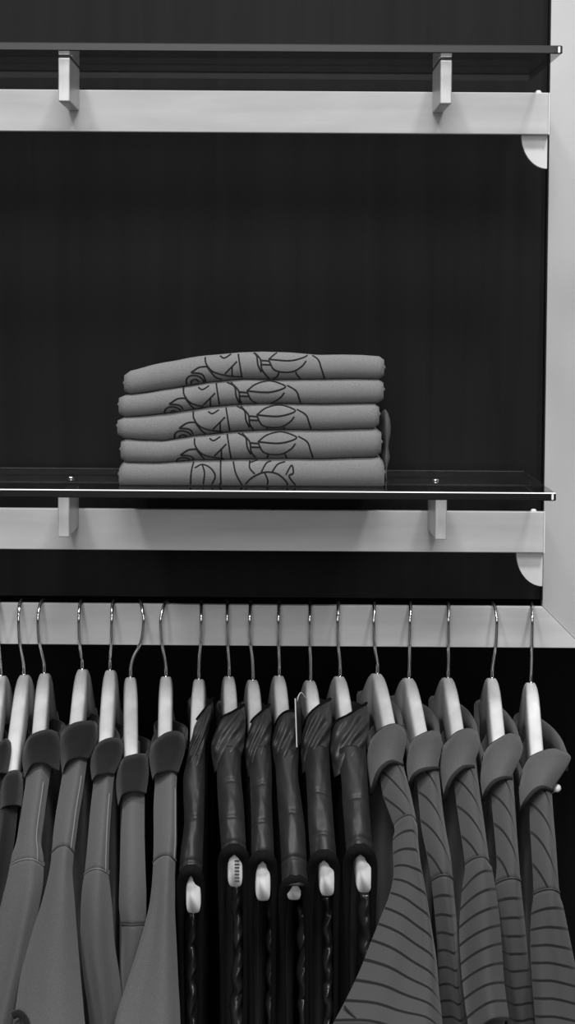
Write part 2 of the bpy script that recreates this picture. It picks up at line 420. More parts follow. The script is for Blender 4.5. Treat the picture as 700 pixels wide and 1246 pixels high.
def fold_shirt(i):
    xl, xr = at(ends[i][0], 500, YS).x, at(ends[i][1], 500, YS).x
    ymid = [sum(p[1] for p in edges[i])/len(edges[i])]
    root = empty('folded_shirt', ((xl+xr)/2, YS, shirt_section(i, (xl+xr)/2)[1]))
    tag(root, 'folded grey T-shirt with inked drawing, %s' % ranks[i], 'shirt', 'folded shirts on the glass shelf')
    nst = 46; prof = []; V = []; Fc = []
    m = 0
    for s in range(nst):
        t = s/(nst-1)
        # the ends of the fold close over a few millimetres
        e = min(t, 1-t)*(xr-xl); clos = 1.0
        X = xl+(xr-xl)*t
        if e < .006: clos = .72+.28*math.sqrt(max(0, 1-(1-e/.006)**2))
        zt_, zb_ = shirt_section(i, X); h = (zt_-zb_)/2*clos; zc = zb_+h if i == 4 else (zt_+zb_)/2
        pts = []
        for k in range(17):                     # nose of the fold
            a = -pi/2+pi*k/16
            cz = math.copysign(abs(sin(a)), sin(a)); cy = abs(cos(a))
            pts.append((YS+h*.75*(1-cy)+(1-clos)*.012, zc+h*cz))
        for k in range(1, 9):                   # top, a little thinner to the back
            d = k/8; pts.append((YS+h*.75+d*(SD-h*.75), zt_-(zt_-zc)*(1-clos)-(zt_-zglass)*.075*d))
        for k in range(8, 0, -1):
            d = k/8; pts.append((YS+h*.75+d*(SD-h*.75), zb_+(zc-zb_)*(1-clos)*(0 if i == 4 else 1)-(zb_-zglass)*.075*d+.0001))
        m = len(pts)
        jig = .0012*sin(i*2.1+zc*900)
        V += [(X+(jig if 0 < s < nst-1 else 0), y, z) for y, z in pts]
    for s in range(nst-1):
        for k in range(m): Fc.append((s*m+k, s*m+(k+1) % m, (s+1)*m+(k+1) % m, (s+1)*m+k))
    Fc.append(tuple(range(m))); Fc.append(tuple((nst-1)*m+k for k in range(m)))
    mesh_obj('fabric', V, Fc, M['tee'], root)
    # printed line drawing
    src = motif5 if i == 4 else motif
    dx, dy = [(0, 0), (-26.5, 37.5), (-14.5, 66), (-13, 98), (0, 0)][i]
    parts = []
    for line in src:
        pts = catmull(line, 8*len(line)); run = []
        def flush():
            if len(run) > 2: parts.append(wire(run, .00095, 6))
        for (x, y) in pts:
            P = at(x+dx, y+dy, YS); P.z += zpush*((i+.5)/5)
            zt_, zb_ = shirt_section(i, P.x)
            q = (P.z-zb_)/(zt_-zb_)
            if .05 < q < .97: run.append(Vector((P.x, fold_front(i, P.x, P.z)+.0003, P.z)))
            else: flush(); run = []
        flush()
    V, Fc = merge(parts)
    tag(mesh_obj('printed_drawing', V, Fc, M['ink'], root), 'black ink line drawing on the fold')
    # layered hem lines showing at the two side ends
    for sx, X in ((-1, xl), (1, xr)):
        zt_, zb_ = shirt_section(i, X); zc = (zt_+zb_)/2
        pts = [(X, YS+.016+(.19*k/12), zc+.0015*sin(k*1.3+i)-(zc-zglass)*.07*k/12) for k in range(13)]
        V, Fc = wire(pts, .0022, 8); mesh_obj('side_fold', V, Fc, M['tee'], root)
for i in range(5): fold_shirt(i)
# a bundled garment behind the stack, its end showing at the right
def sleeve_roll():
    root = empty('rolled_garment', (.115, 1.90, zglass))
    tag(root, 'dark grey bundled garment peeking out behind the right end of the shirt stack', 'garment')
    V = []; Fc = []; n = 24; rows = 26
    xr = at(468.6, 520, 1.90).x
    top = at(470, 499, 1.90).z
    for r_ in range(rows):
        t = r_/(rows-1); z = zglass+.0006+(top-zglass)*t
        lob = math.exp(-((t-.74)/.24)**2)+.62*math.exp(-((t-.30)/.12)**2)
        close = math.sqrt(max(.03, 1-max(0, (t-.86)/.14)**2))
        w = (.0016+.0046*lob)*close
        for k in range(n):
            a = 2*pi*k/n
            V.append((xr+w*cos(a)*(1+.08*sin(3*a+7*t)), 1.90+(.026+.8*w)*close*sin(a), z))
    for r_ in range(rows-1):
        for k in range(n): Fc.append((r_*n+k, r_*n+(k+1) % n, (r_+1)*n+(k+1) % n, (r_+1)*n+k))
    Fc.append(tuple(range(n))[::-1]); Fc.append(tuple((rows-1)*n+k for k in range(n)))
    mesh_obj('fabric', V, Fc, M['tee_dark'], root)

# ------------------------------------------------------------------ hangers
class Hang: pass
UT = .2                                     # half length of a hanger
def make_hanger(top, bulge, neck, tip, label, mark=False, reach=.176):
    """top, bulge, neck: (pixel x, pixel y) of the hook; tip: pixel of the middle of the end facing us"""
    H = Hang()
    N = at(neck[0], neck[1], YW); T = at(tip[0], tip[1], YW-UT)
    H.N = N; H.slope = (T.x-N.x)/UT
    c = .021
    drop = N.z-(T.z+.016)
    H.k = math.sqrt((drop+c)**2-c*c)/UT; H.c = c
    H.x = lambda u: N.x+H.slope*u
    H.zt = lambda u: N.z-(math.sqrt((H.k*u)**2+c*c)-c)
    us = [i*.01 for i in range(21)]
    ys = [proj((H.x(u), YW-u, H.zt(u)))[1] for u in us]
    H.ytip = ys[-1]
    H.u_of_y = lambda y: interp(ys, us, y)
    root = empty('clothes_hanger', (N.x, YW, RAIL['lower'][1]))
    tag(root, label, 'hanger', 'wooden hangers on the rail')
    # wooden body: one bent piece, rounded section, both arms
    V, Fc = [], []; n = 20; st = []
    K = 48
    for i in range(K+1):
        a = -1+2*i/K; st.append(reach*math.copysign(abs(a)**.9, a))
    for u in st:
        e = abs(u)/reach
        hgt = .046-.010*e; w = .0078
        # slightly fuller shoulders as on a contoured hanger
        end = 1.0
        if e > .965: end = 1-.24*((e-.965)/.035)**2.2
        z1_ = H.zt(u); z0_ = z1_-hgt-.004*(1-e); zc = (z1_+z0_)/2; hh = (z1_-z0_)/2*end; ww = w*(.4+.6*end)*(1-.16*max(0, 1-e/.16)**2)
        for k in range(n):
            a = 2*pi*k/n; p = 2/4.6
            V.append((H.x(u)+ww*math.copysign(abs(cos(a))**p, cos(a)), YW-u, zc+hh*math.copysign(abs(sin(a))**p, sin(a))))
    for i in range(K):
        for k in range(n): Fc.append((i*n+k, i*n+(k+1) % n, (i+1)*n+(k+1) % n, (i+1)*n+k))
    Fc.append(tuple(range(n))[::-1]); Fc.append(tuple(K*n+k for k in range(n)))
    body = mesh_obj('wooden_body', V, Fc, M['hanger'], root)
    # hook: straight shank, belly in front of the rail, over its top and down behind
    zr = RAIL['lower'][1]; rw = .0019
    bx = at(bulge[0], bulge[1], YW-.022); tx = at(top[0], top[1], YW)
    dx = (tx.x-bx.x)
    pts = [(N.x, YW, N.z-.012), (N.x, YW, N.z+.004), (N.x*.97+bx.x*.03, YW-.0015, N.z+.012),
           (N.x*.75+bx.x*.25, YW-.008, zr-.056), (bx.x*.8+N.x*.2, YW-.017, zr-.038), (bx.x, YW-.0215, bx.z),
           (bx.x+dx*.25, YW-.018, zr-.006), (bx.x+dx*.6, YW-.010, zr+.0015), (tx.x, YW, zr+rw+.0008),
           (tx.x+dx*.2, YW+.010, zr+.0005), (tx.x+dx*.3, YW+.018, zr-.008), (tx.x+dx*.2, YW+.021, zr-.022), (tx.x+dx*.1, YW+.018, zr-.034)]
    V, Fc = wire(pts, rw, 10, smooth_n=70)
    mesh_obj('hook', V, Fc, M['chrome'], root)
    # little collar where the wire enters the wood
    V, Fc = wire([(N.x, YW, N.z-.001), (N.x, YW, N.z+.0012)], [.0028, .0022], 12); mesh_obj('ferrule', V, Fc, M['chrome'], root)
    if mark:
        parts = []
        for k in range(7):
            P = at(tip[0]+2.0, tip[1]-12.5+k*4.1, YW-UT-.0008)
            parts.append(box_data(P.x-.0024, P.x+.0024, YW-UT-.0016, YW-UT+.004, P.z-.0005, P.z+.0005))
        V, Fc = merge(parts); tag(mesh_obj('size_mark', V, Fc, M['marking'], root, smooth=False), 'row of short dark printed dashes')
    return H

# ------------------------------------------------------------------ cloth building blocks
def ease_u(H, y, flare=0.0, lift=0.0, flat=1.0):
    u = H.u_of_y(y)
    if y > H.ytip: u += (y-H.ytip)*.0007
    if u > .15: u = .15+.056*math.tanh((u-.15)/.056)      # round over the shoulder point
    if y > 1040: u += flare*1.1*((y-1040)/206)**2
    return u+lift
def tube(H, rows, b=.018, front=.009, ridge=0.0, sharp=2.0, n=36, sub=7, flare=0.0, lift=0.0, disp=None, diag=0.0, cap=True, flat=1.0, v0=0.0, arch=0.0, blend=None, split=None):
    """closed soft tube; rows of (xl, yl, xr, yr) outline pixels down the garment, laid at the hanger's real depth"""
    k = (len(rows)-1)*sub+1
    rr = catmull([tuple(map(float, q)) for q in rows], k)
    Cs, Hs = [], []
    for xl, yl, xr, yr in rr:
        ul, ur = ease_u(H, yl, flare, lift, flat), ease_u(H, yr, flare, lift, flat)
        um = (ul+ur)/2
        L = at(xl, yl, YW-(um*.6+ul*.4)); R = at(xr, yr, YW-(um*.6+ur*.4))
        Cs.append((L+R)/2); Hs.append((R-L)/2)
    V, uv, Fc = [], [], []; vv = v0
    for i in range(k):
        T = (Cs[min(i+1, k-1)]-Cs[max(i-1, 0)]).normalized()
        N = Hs[i].cross(T).normalized()
        if N.y > 0: N = -N
        if i: vv += (Cs[i]-Cs[i-1]).length
        a = Hs[i].length
        if blend:
            w_ = max(0, min(1, (i-blend[0])/max(1, blend[1]-blend[0]))); w_ = w_*w_*(3-2*w_)
            ridge = blend[2][0]+(blend[3][0]-blend[2][0])*w_; front = blend[2][1]+(blend[3][1]-blend[2][1])*w_; sharp = blend[2][2]+(blend[3][2]-blend[2][2])*w_
        for j in range(n):
            th = 2*pi*j/n; cx, sx = cos(th), sin(th)
            s = math.copysign(abs(cx)**.85, cx)
            if sx >= 0:
                q = (s-ridge)/(1-ridge) if s > ridge else (ridge-s)/(1+ridge)
                d = front*(1-min(1, q)**sharp)
            else: d = -b*abs(sx)**.8
            P = Cs[i]+Hs[i]*s+N*d
            if arch: P = P-T*arch*(1-s*s)
            if disp and sx >= -.2: P = P+N*disp(s, i/(k-1), vv)
            V.append(P); uv.append((s*a, vv+diag*s*a))
    for i in range(k-1):
        for j in range(n): Fc.append((i*n+j, i*n+(j+1) % n, (i+1)*n+(j+1) % n, (i+1)*n+j))
    if cap: Fc.append(tuple(range(n))[::-1]); Fc.append(tuple((k-1)*n+j for j in range(n)))
    return V, Fc, uv

def coons(H, top, rim, left, right, lift=.012, bulge=.014, wrap=.007, nu=26, nv=22, th=.0028, disp=None, flat=False):
    """thick curved flap bounded by four pixel curves: returns mesh and the rim's 3-D points"""
    T = catmull(top, nu); B = catmull(rim, nu); L = catmull(left, nv); R = catmull(right, nv)
    G = []
    for j in range(nv):
        v = j/(nv-1); row = []
        for i in range(nu):
            u = i/(nu-1)
            p = [ (1-v)*T[i][q]+v*B[i][q]+(1-u)*L[j][q]+u*R[j][q]
                 -((1-u)*(1-v)*T[0][q]+u*(1-v)*T[-1][q]+(1-u)*v*B[0][q]+u*v*B[-1][q]) for q in (0, 1)]
            s = 2*u-1
            # depth from the mid-line of the flap, bulged towards the front
            yc = (1-v)*T[nu//2][1]+v*B[nu//2][1]
            dep = H.u_of_y(p[1]*.35+yc*.65)+lift+bulge*(1-abs(s)**2.2)*((1-.35*v) if flat else (.35+.65*v))-(lift*.55*v**3 if flat else 0)-wrap*abs(s)**4
            if v < .14: dep -= .010*(1-v/.14)**2          # roll over at the fold
            if disp: dep += disp(s, v)
            row.append(at(p[0], p[1], YW-dep))
        G.append(row)
    V = [p for r_ in G for p in r_]; m = len(V)
    V += [p+Vector((0, th, 0)) for p in V[:m]]
    Fc = []
    for j in range(nv-1):
        for i in range(nu-1):
            a = j*nu+i; Fc.append((a, a+1, a+nu+1, a+nu)); Fc.append((m+a, m+a+nu, m+a+nu+1, m+a+1))
    bd = [i for i in range(nu)]+[j*nu+nu-1 for j in range(1, nv)]+[(nv-1)*nu+i for i in range(nu-2, -1, -1)]+[j*nu for j in range(nv-2, 0, -1)]
    for a, b in zip(bd, bd[1:]+bd[:1]): Fc.append((a, b, m+b, m+a))
    return (V, Fc), G
def back_band(H, G, height=.034, rise=.004, thick=.0022, back=.062):
    """the part of the neckband that runs round behind the hook"""
    a, b = G[1][-1], G[1][0]
    zb_ = a.z+rise; zl = (a.z+b.z)/2+rise
    pts = [a+Vector((-.002, .004, -.002)), Vector((a.x-.001, YW-.03, a.z*.5+zb_*.5)), Vector((a.x*.75+H.x(0)*.25, YW+.015, zb_)), Vector((H.x(-.05)+.004, YW+back, zb_+.002)),
           Vector((H.x(-.05)-.010, YW+back, zb_)), Vector((b.x*.5+H.x(0)*.5-.004, YW+.015, zl)), Vector((b.x+.001, YW-.03, b.z*.6+zl*.4)), b+Vector((.002, .004, -.002))]
    P = [Vector(p) for p in catmull([tuple(p) for p in pts], 44)]
    V, Fc = [], []
    for i, p in enumerate(P):
        T = (P[min(i+1, 43)]-P[max(i-1, 0)]); T.z = 0; N = Vector((T.y, -T.x, 0)).normalized()
        h = height*(.55+.45*sin(pi*i/43))
        for q, dz in ((-1, -h), (-1, 0), (-.4, .0018), (.4, .0018), (1, 0), (1, -h)): V.append(p+N*q*thick+Vector((0, 0, dz)))
    n = 6
    for i in range(43):
        for k in range(n): Fc.append((i*n+k, i*n+(k+1) % n, (i+1)*n+(k+1) % n, (i+1)*n+k))
    Fc.append(tuple(range(n))[::-1]); Fc.append(tuple(43*n+k for k in range(n)))
    return V, Fc
def torso(H, half, z_len=.62, uf=.14, ub=.19, quilt=0.0, wave=.0018, seed=0, top_in=.012, shift=0.0, neck=.068):
    """the hanging body of a garment: a thin closed bag following the hanger's shoulder line"""
    nu, nv = 30, 46; rnd = random.Random(seed); ph = [rnd.uniform(0, 6) for _ in range(4)]
    V, Fc = [], []
    for side in (-1, 1):
        for j in range(nv):
            t = j/(nv-1)
            for i in range(nu):
                u = -ub+(ub+uf)*i/(nu-1)
                nk = max(0, min(1, (abs(u)-neck)/.022)); nk = nk*nk*(3-2*nk)
                ztop = H.zt(u)-.056*(1-nk)+.002*nk
                z = ztop-t*(ztop-(H.N.z-z_len-.15))
                e = min(1, min(i, nu-1-i)/3.0); tt = min(1, t/.04)
                h = half*(.12+.88*math.sqrt(1-(1-e)**2))*(.72*nk+.15*(1-nk)+(.28*nk+.85*(1-nk))*math.sqrt(1-(1-tt)**2))
                if quilt: h += quilt*abs(sin(pi*z/.036+ph[0]))**.6*e
                h += wave*.5*e*sin(u*55+ph[1]+side)*t
                V.append((H.x(u)+shift*t+side*h+wave*sin(u*34+ph[2])*t, YW-u, z))
    m = nu*nv
    for s in (0, m):
        for j in range(nv-1):
            for i in range(nu-1):
                a = s+j*nu+i; Fc.append((a, a+1, a+nu+1, a+nu))
    bd = [i for i in range(nu)]+[j*nu+nu-1 for j in range(1, nv)]+[(nv-1)*nu+i for i in range(nu-2, -1, -1)]+[j*nu for j in range(nv-2, 0, -1)]
    for a, b in zip(bd, bd[1:]+bd[:1]): Fc.append((a, b, m+b, m+a))
    return V, Fc
def seam_line(H, pts, rad, lift, flare=0.0):
    P = []
    for x, y in catmull(pts, 24):
        P.append(at(x, y, YW-ease_u(H, y, flare, lift)))
    return wire(P, rad, 6)

# ------------------------------------------------------------------ garments
def polo(H, label, group, kind, collar, shoulder, sleeve, opt):
    root = empty('polo_shirt', (H.N.x, YW, H.N.z)); tag(root, label, 'shirt', group)
    cloth = {'grey': 'grey_jersey', 'black': 'black_jersey', 'stripe': 'stripe'}[kind]
    sh_cloth = 'diag' if kind == 'stripe' else cloth
    ccloth = 'grey_collar' if kind == 'stripe' else 'black_rib'
    V, Fc = torso(H, opt.get('half', .011), uf=.105, seed=opt.get('seed', 1), neck=opt.get('neck', .068))
    body = mesh_obj('body', V, Fc, M['grey_jersey'] if kind == 'grey' else (M['black_jersey'] if kind == 'black' else M['grey_collar']), root)
    rd = opt.get('ridge', (0.3, .3)); fl = opt.get('flare', .02)
    # shoulder and sleeve run on from each other; they meet at the armhole seam
    sub = 7; rows = shoulder+sleeve[1:]; js = (len(shoulder)-1)*sub; n = 36
    fa, fb = opt.get('front', .014), opt.get('sfront', .015)
    sd = opt.get('seed', 1); fold0 = opt.get('fold') or (lambda s_, t, v: .0034*sin(4.5*s_+sd*1.7)*min(1, 1.6*t)+.0012*sin(8*s_+sd+2*t)*t); total = (len(rows)-1)*sub
    fold = (lambda s, t, v: fold0(s, max(0, (t*total-js)/(total-js)), v)) if fold0 else None
    V, Fc, uv = tube(H, rows, b=.015, flare=fl, lift=.004, arch=opt.get('arch', .0035), disp=fold, n=n, sub=sub,
                     blend=(js*.5, js+sub*2, (rd[0], fa, opt.get('sharp', 1.7)), (rd[1], fb, opt.get('ssharp', 1.6))))
    k = total+1; vs = uv[js*n][1]; dg = opt.get('diag', 0)
    def piece(i0, i1, name, m, d, grow=0.0):
        uvp = [(u_, v_-vs+d*u_) for u_, v_ in uv[i0*n:(i1+1)*n]]
        Fp = [(i*n+j, i*n+(j+1) % n, (i+1)*n+(j+1) % n, (i+1)*n+j) for i in range(i1-i0) for j in range(n)]
        Fp += [tuple(range(n))[::-1], tuple((i1-i0)*n+j for j in range(n))]
        return mesh_obj(name, V[i0*n:(i1+1)*n], Fp, m, root, uv=uvp)
    sh = piece(0, js, 'shoulder', M[sh_cloth], dg)
    sl = piece(js, k-1, 'sleeve', M[cloth], 0)
    out = lambda i, j, d: V[i*n+j]+(V[i*n+j]-sum((V[i*n+q] for q in range(n)), Vector())/n).normalized()*d
    Vs, Fs = wire([out(js, j, .0002) for j in range(-2, n//2+3)], .0008, 6)
    mesh_obj('armhole_seam', Vs, Fs, M[opt.get('seammat', 'seam_dark')], sl)
    if 'edge' in opt:
        jj = max(1, min(n//2-1, int(round(math.acos(min(.98, rd[0]+.28))/(2*pi)*n))))
        Vs, Fs = wire([out(i, jj, .0002) for i in range(9, js+1)], .0007, 6); mesh_obj('shoulder_seam', Vs, Fs, M['seam_light'], sh)
    if 'hem' in opt:
        Vs, Fs = seam_line(H, opt['hem'], opt.get('hemr', .003), opt.get('hemlift', .014), fl); tag(mesh_obj('sleeve_hem', Vs, Fs, M[opt.get('hemmat', 'black_rib')], sl), 'dark band at the sleeve end')
    (V, Fc), G = coons(H, *collar, lift=opt.get('clift', .015))
    co = mesh_obj('collar', V, Fc, M[ccloth], root)
    tag(co, 'mid grey ribbed collar with dark edge' if kind == 'stripe' else 'black ribbed collar')
    V, Fc = back_band(H, G, height=.03 if kind == 'stripe' else .022, rise=.006 if kind == 'stripe' else -.010, back=.062 if kind == 'stripe' else .03); mesh_obj('neckband', V, Fc, M[ccloth], co)
    if kind == 'stripe':
        V, Fc = wire([p+Vector((0, -.0002, 0)) for p in G[-1]], .0023, 8); mesh_obj('collar_tipping', V, Fc, M['tipping'], co)
    return root, sl

def vest(H, label, collar, shoulder, arch, strip, opt):
    root = empty('puffer_vest', (H.N.x, YW, H.N.z)); tag(root, label, 'vest', 'dark quilted vests in the middle of the rail')
    V, Fc = torso(H, .0085, uf=.112, quilt=.0035, seed=opt['seed'], top_in=.012)
    mesh_obj('body', V, Fc, M['quilt'], root)
    rnd = random.Random(opt['seed']); seams = opt['seams']; p = [rnd.uniform(0, 6) for _ in range(3)]
    y0, y1 = shoulder[0][1], shoulder[-1][1]
    def dq(s, t, v):
        d = .0
        for q in seams:
            tq = (q-y0)/(y1-y0)+.018*s*s-.012*s*sin(p[0])
            d -= .0024*math.exp(-((t-tq)/.014)**2)
        d += .0007*sin(7*t+3*s+p[1])+.0003*sin(19*t-6*s+p[2])
        # a diagonal drag line down the strap
        d -= .0009*math.exp(-((s-.2+1.3*(t-.45))/.06)**2)
        return d
    V, Fc, uv = tube(H, shoulder, ridge=.05, front=.011, sharp=2.3, lift=.004, b=.014, disp=dq, n=48, sub=18)
    mesh_obj('shoulder', V, Fc, M['nylon'], root, uv=uv)
    def wr(s, v):
        a = s*1.1+v*2.6; env = .45+.55*sin(pi*min(1, v*1.1))
        return env*(.0030*sin(7.5*a+p[0])+.0021*sin(14*v-5*s+p[1]+1.5*sin(3*s))+.0012*sin(23*v+6*s+p[2]))
    (V, Fc), G = coons(H, *collar, lift=.010, bulge=.009, wrap=.014, nu=40, nv=44, disp=wr, flat=True)
    co = mesh_obj('collar', V, Fc, M['collar_nylon'], root)
    V, Fc = back_band(H, G, height=.03, rise=-.012, back=.03); mesh_obj('collar_back', V, Fc, M['nylon'], co)
    V, Fc = wire([p_+Vector((0, 0, .0004)) for p_ in G[0]], .0016, 8); mesh_obj('collar_piping', V, Fc, M['binding'], co)
    # elastic binding round the armhole: over the shoulder end and down both sides
    xl, xr, yt, ys = arch; yt -= 3; ys -= 3
    P = []
    xl += 1; xr -= 2
    pts = [(xl+2, 1262, .150), (xl+1, 1190, .165), (xl, 1130, .182), (xl+1, ys, .194), ((xl*3+xr)/4, yt+4, .202), ((xl+xr)/2, yt, .204), ((xl+xr*3)/4, yt+3, .202), (xr-1, ys-2, .194), (xr, 1130, .182), (xr, 1190, .165), (xr-1, 1262, .150)]
    P = [at(x, y, YW-u) for x, y, u in catmull(pts, 70)]
    # thicker over the shoulder
    rad = [.0026+.0032*math.exp(-((i-34.5)/10)**2) for i in range(70)]
    V, Fc = wire(P, rad, 12); mesh_obj('armhole_binding', V, Fc, M['binding'], root)
    # puffy quilted edge seen through the armhole
    k = 60; q = catmull([tuple(map(float, s_)) for s_ in strip], k)
    V, Fc = [], []; n = 18
    for i, (a, b, y) in enumerate(q):
        lump = abs(sin(pi*(y-1060)/opt.get('lump', 42)+p[0]+.25*sin(y*.11)))**.55
        L, R = at(a, y, YW-.142), at(b, y, YW-.142); C = (L+R)/2; w = (R-L).length/2*(.68+.32*lump)
        for j in range(n):
            th = 2*pi*j/n
            V.append(C+Vector((w*cos(th)+.0012*sin(y*.16+p[1]), .012*sin(th)*(.5+.6*lump)+.0015*sin(3*th+y*.3), .0015*sin(2*th+y*.2))))
    for i in range(k-1):
        for j in range(n): Fc.append((i*n+j, i*n+(j+1) % n, (i+1)*n+(j+1) % n, (i+1)*n+j))
    Fc.append(tuple(range(n))[::-1]); Fc.append(tuple((k-1)*n+j for j in range(n)))
    mesh_obj('quilted_edge', V, Fc, M['quilt'], root)
    return root

def R4(*rows):
    """(y, xl, xr) or (yl, xl, yr, xr) -> outline rows"""
    out = []
    for q in rows:
        if len(q) == 3: out.append((q[1], q[0], q[2], q[0]))
        else: out.append((q[1], q[0], q[3], q[2]))
    return out
def C4(top, rim, left, right): return top, rim, [top[0]]+left+[rim[0]], [top[-1]]+right+[rim[-1]]

# ---- two black shirts at the far left
H = make_hanger((-1, 733), (-2.5, 757), (1, 822), (-30, 1085), 'wooden hanger cut by the left photo edge, first on the rail')
polo(H, 'black shirt at the far left, mostly outside the photo', 'black shirts at the left end', 'black',
     C4([(-15,915),(-9,907),(0,903),(7,899),(13,903)], [(-14,952),(-8,944),(0,941),(9,942)], [(-16,932)], [(13,918)]),
     R4((930,-14,8),(970,-19,3),(1010,-26,-4),(1045,-33,-10)), R4((1042,-33,-10),(1090,-43,-18),(1160,-62,-34),(1262,-90,-56)), {'seed': 1, 'flare': -.01, 'ridge': (0, .2)})
H = make_hanger((26, 733), (22.5, 757), (29, 821), (-3, 1085), 'long bare wooden hanger holding the black shirt, second from left')
polo(H, 'all black polo shirt hanging low, left of the grey shirts', 'black shirts at the left end', 'black',
     C4([(1,950),(8,941),(15,938),(22,938),(27,943)], [(0,986),(5,982),(12,980),(20,980),(26,982)], [(-1,966)], [(28,960)]),
     R4((972,1,22),(1005,-2,19),(1040,-7,14),(1072,-13,8)), R4((1069,-14,8),(1110,-23,-1),(1170,-38,-14),(1262,-62,-34)), {'neck': .11, 'seed': 2, 'flare': -.012, 'ridge': (0, .2), 'clift': .013})

# ---- five grey polos with black collars
GP = 'grey polo shirts with black collars'
H = make_hanger((52, 733), (46, 756), (54, 819), (33, 1090), 'wooden hanger showing a broad right side, in the leftmost grey polo')
polo(H, 'leftmost grey polo shirt with black collar, sleeve cut by photo edge', GP, 'grey',
     C4([(29,908),(35,897),(45,891),(60,888),(71,892)], [(30,948),(35,936),(42,929),(55,929),(64,935),(72,939)], [(27,925)], [(74,912)]),
     R4((915,37,66),(935,33,62),(960,30,58),(990,25,54),(1023,20,50)),
     R4((1018,20,52),(1045,13,53),(1075,7,52),(1105,0,47),(1140,-8,40),(1185,-20,31),(1262,-40,15)),
     {'seed': 3, 'ridge': (.35, .45), 'ssharp': 1.4, 'sharp': 1.8, 'seam': [(20,1021),(30,1017),(40,1017),(48,1022)], 'seammat': 'seam_light', 'edge': [(57,932),(54,960),(50,990),(45,1018)], 'flare': .015})
H = make_hanger((99, 733), (96, 756), (100, 814), (75, 1085), 'wooden hanger set highest among those of the grey polos')
polo(H, 'wide sleeved grey polo shirt, second grey one from the left', GP, 'grey',
     C4([(74,893),(80,886),(90,880),(103,877.5),(115,878),(119,884)], [(76,945),(79,932),(85,925),(95,922),(107,924)], [(73,915)], [(118,903)]),
     R4((910,82,108),(930,78,105),(960,73,101),(990,68,96),(1013,65,93)),
     R4((1008,65,93),(1035,63,90),(1060,60,88),(1100,50,91),(1140,37,94),(1185,25,98),(1230,18,102),(1262,12,105)),
     {'seed': 4, 'ridge': (.5, .35), 'seam': [(65,1013),(72,1007),(82,1006),(92,1009)], 'seammat': 'seam_dark', 'edge': [(103,928),(99,960),(95,990),(92,1006)], 'flare': .035,
      'hem': [(15,1236),(22,1233),(29,1238),(33,1248),(35,1262)], 'hemr': .004,
      'fold': lambda s, t, v: -.004*math.exp(-((s+.28)/.16)**2)*max(0, t-.35)+.002*sin(4*s+2)*t})
H = make_hanger((138, 733), (136, 757), (134, 815), (118, 1090), 'wooden hanger in the middle one of five grey polos')
polo(H, 'middle grey polo shirt of the five, pale seam at the sleeve top', GP, 'grey',
     C4([(112,915),(119,905),(130,899),(142,898),(149,901)], [(112,951),(117,944),(124,942),(132,941),(139,943)], [(110,932)], [(149,918)]),
     R4((930,116,140),(950,114,138),(985,110,135),(1020,107,133),(1061,103,132)),
     R4((1056,103,132),(1080,100,134),(1110,98,137),(1150,98,140),(1190,101,146),(1225,106,150),(1262,110,154)),
     {'seed': 5, 'ridge': (.5, .1), 'ssharp': 1.3, 'seam': [(103,1064),(112,1058),(122,1057),(131,1060)], 'seammat': 'seam_light', 'edge': [(137,946),(135,980),(132,1020),(130,1052)], 'flare': -.008})
H = make_hanger((170, 733), (175, 756), (159, 824), (160, 1095), 'wooden hanger under a hook bowed to the right, left of the last grey polo')
polo(H, 'grey polo shirt hanging lowest, half covered by its right neighbour', GP, 'grey',
     C4([(143,935),(150,923),(160,919),(172,917),(179,919)], [(144,982),(148,969),(155,964),(166,963),(178,966)], [(141,956)], [(181,940)]),
     R4((955,150,176),(980,149,176),(1015,147,176),(1055,146,177),(1085,145,178),(1106,145,178)),
     R4((1100,147,179),(1130,148,178),(1165,147,177),(1200,146,176),(1262,144,176)),
     {'neck': .085, 'seed': 6, 'ridge': (-.1, .0), 'front': .010, 'seam': [(152,1112),(157,1103),(166,1096),(179,1094)], 'seammat': 'seam_dark', 'flare': -.022})
H = make_hanger((204, 734), (195.5, 756), (202, 823), (198, 1085), 'straight wooden hanger in the grey polo next to the vests')
polo(H, 'grey polo shirt beside the vests, its sleeve spreading wide', GP, 'grey',
     C4([(183,908),(190,900),(202,892),(215,890),(225,895)], [(186,950),(189,943),(195,940),(206,938),(217,941)], [(182,927)], [(225,914)]),
     R4((925,192,217),(950,189,215),(980,187,215),(1005,187,215),(1025,187,215)),
     R4((1020,187,215),(1060,186,213),(1085,184,213),(1110,180,213),(1150,169,215),(1195,155,217),(1230,144,219),(1262,136,220)),
     {'seed': 7, 'ridge': (.6, .3), 'seam': [(188,1030),(193,1021),(200,1019),(208,1018)], 'seammat': 'seam_dark', 'edge': [(214,944),(213.5,975),(213.5,1018)], 'flare': .04})

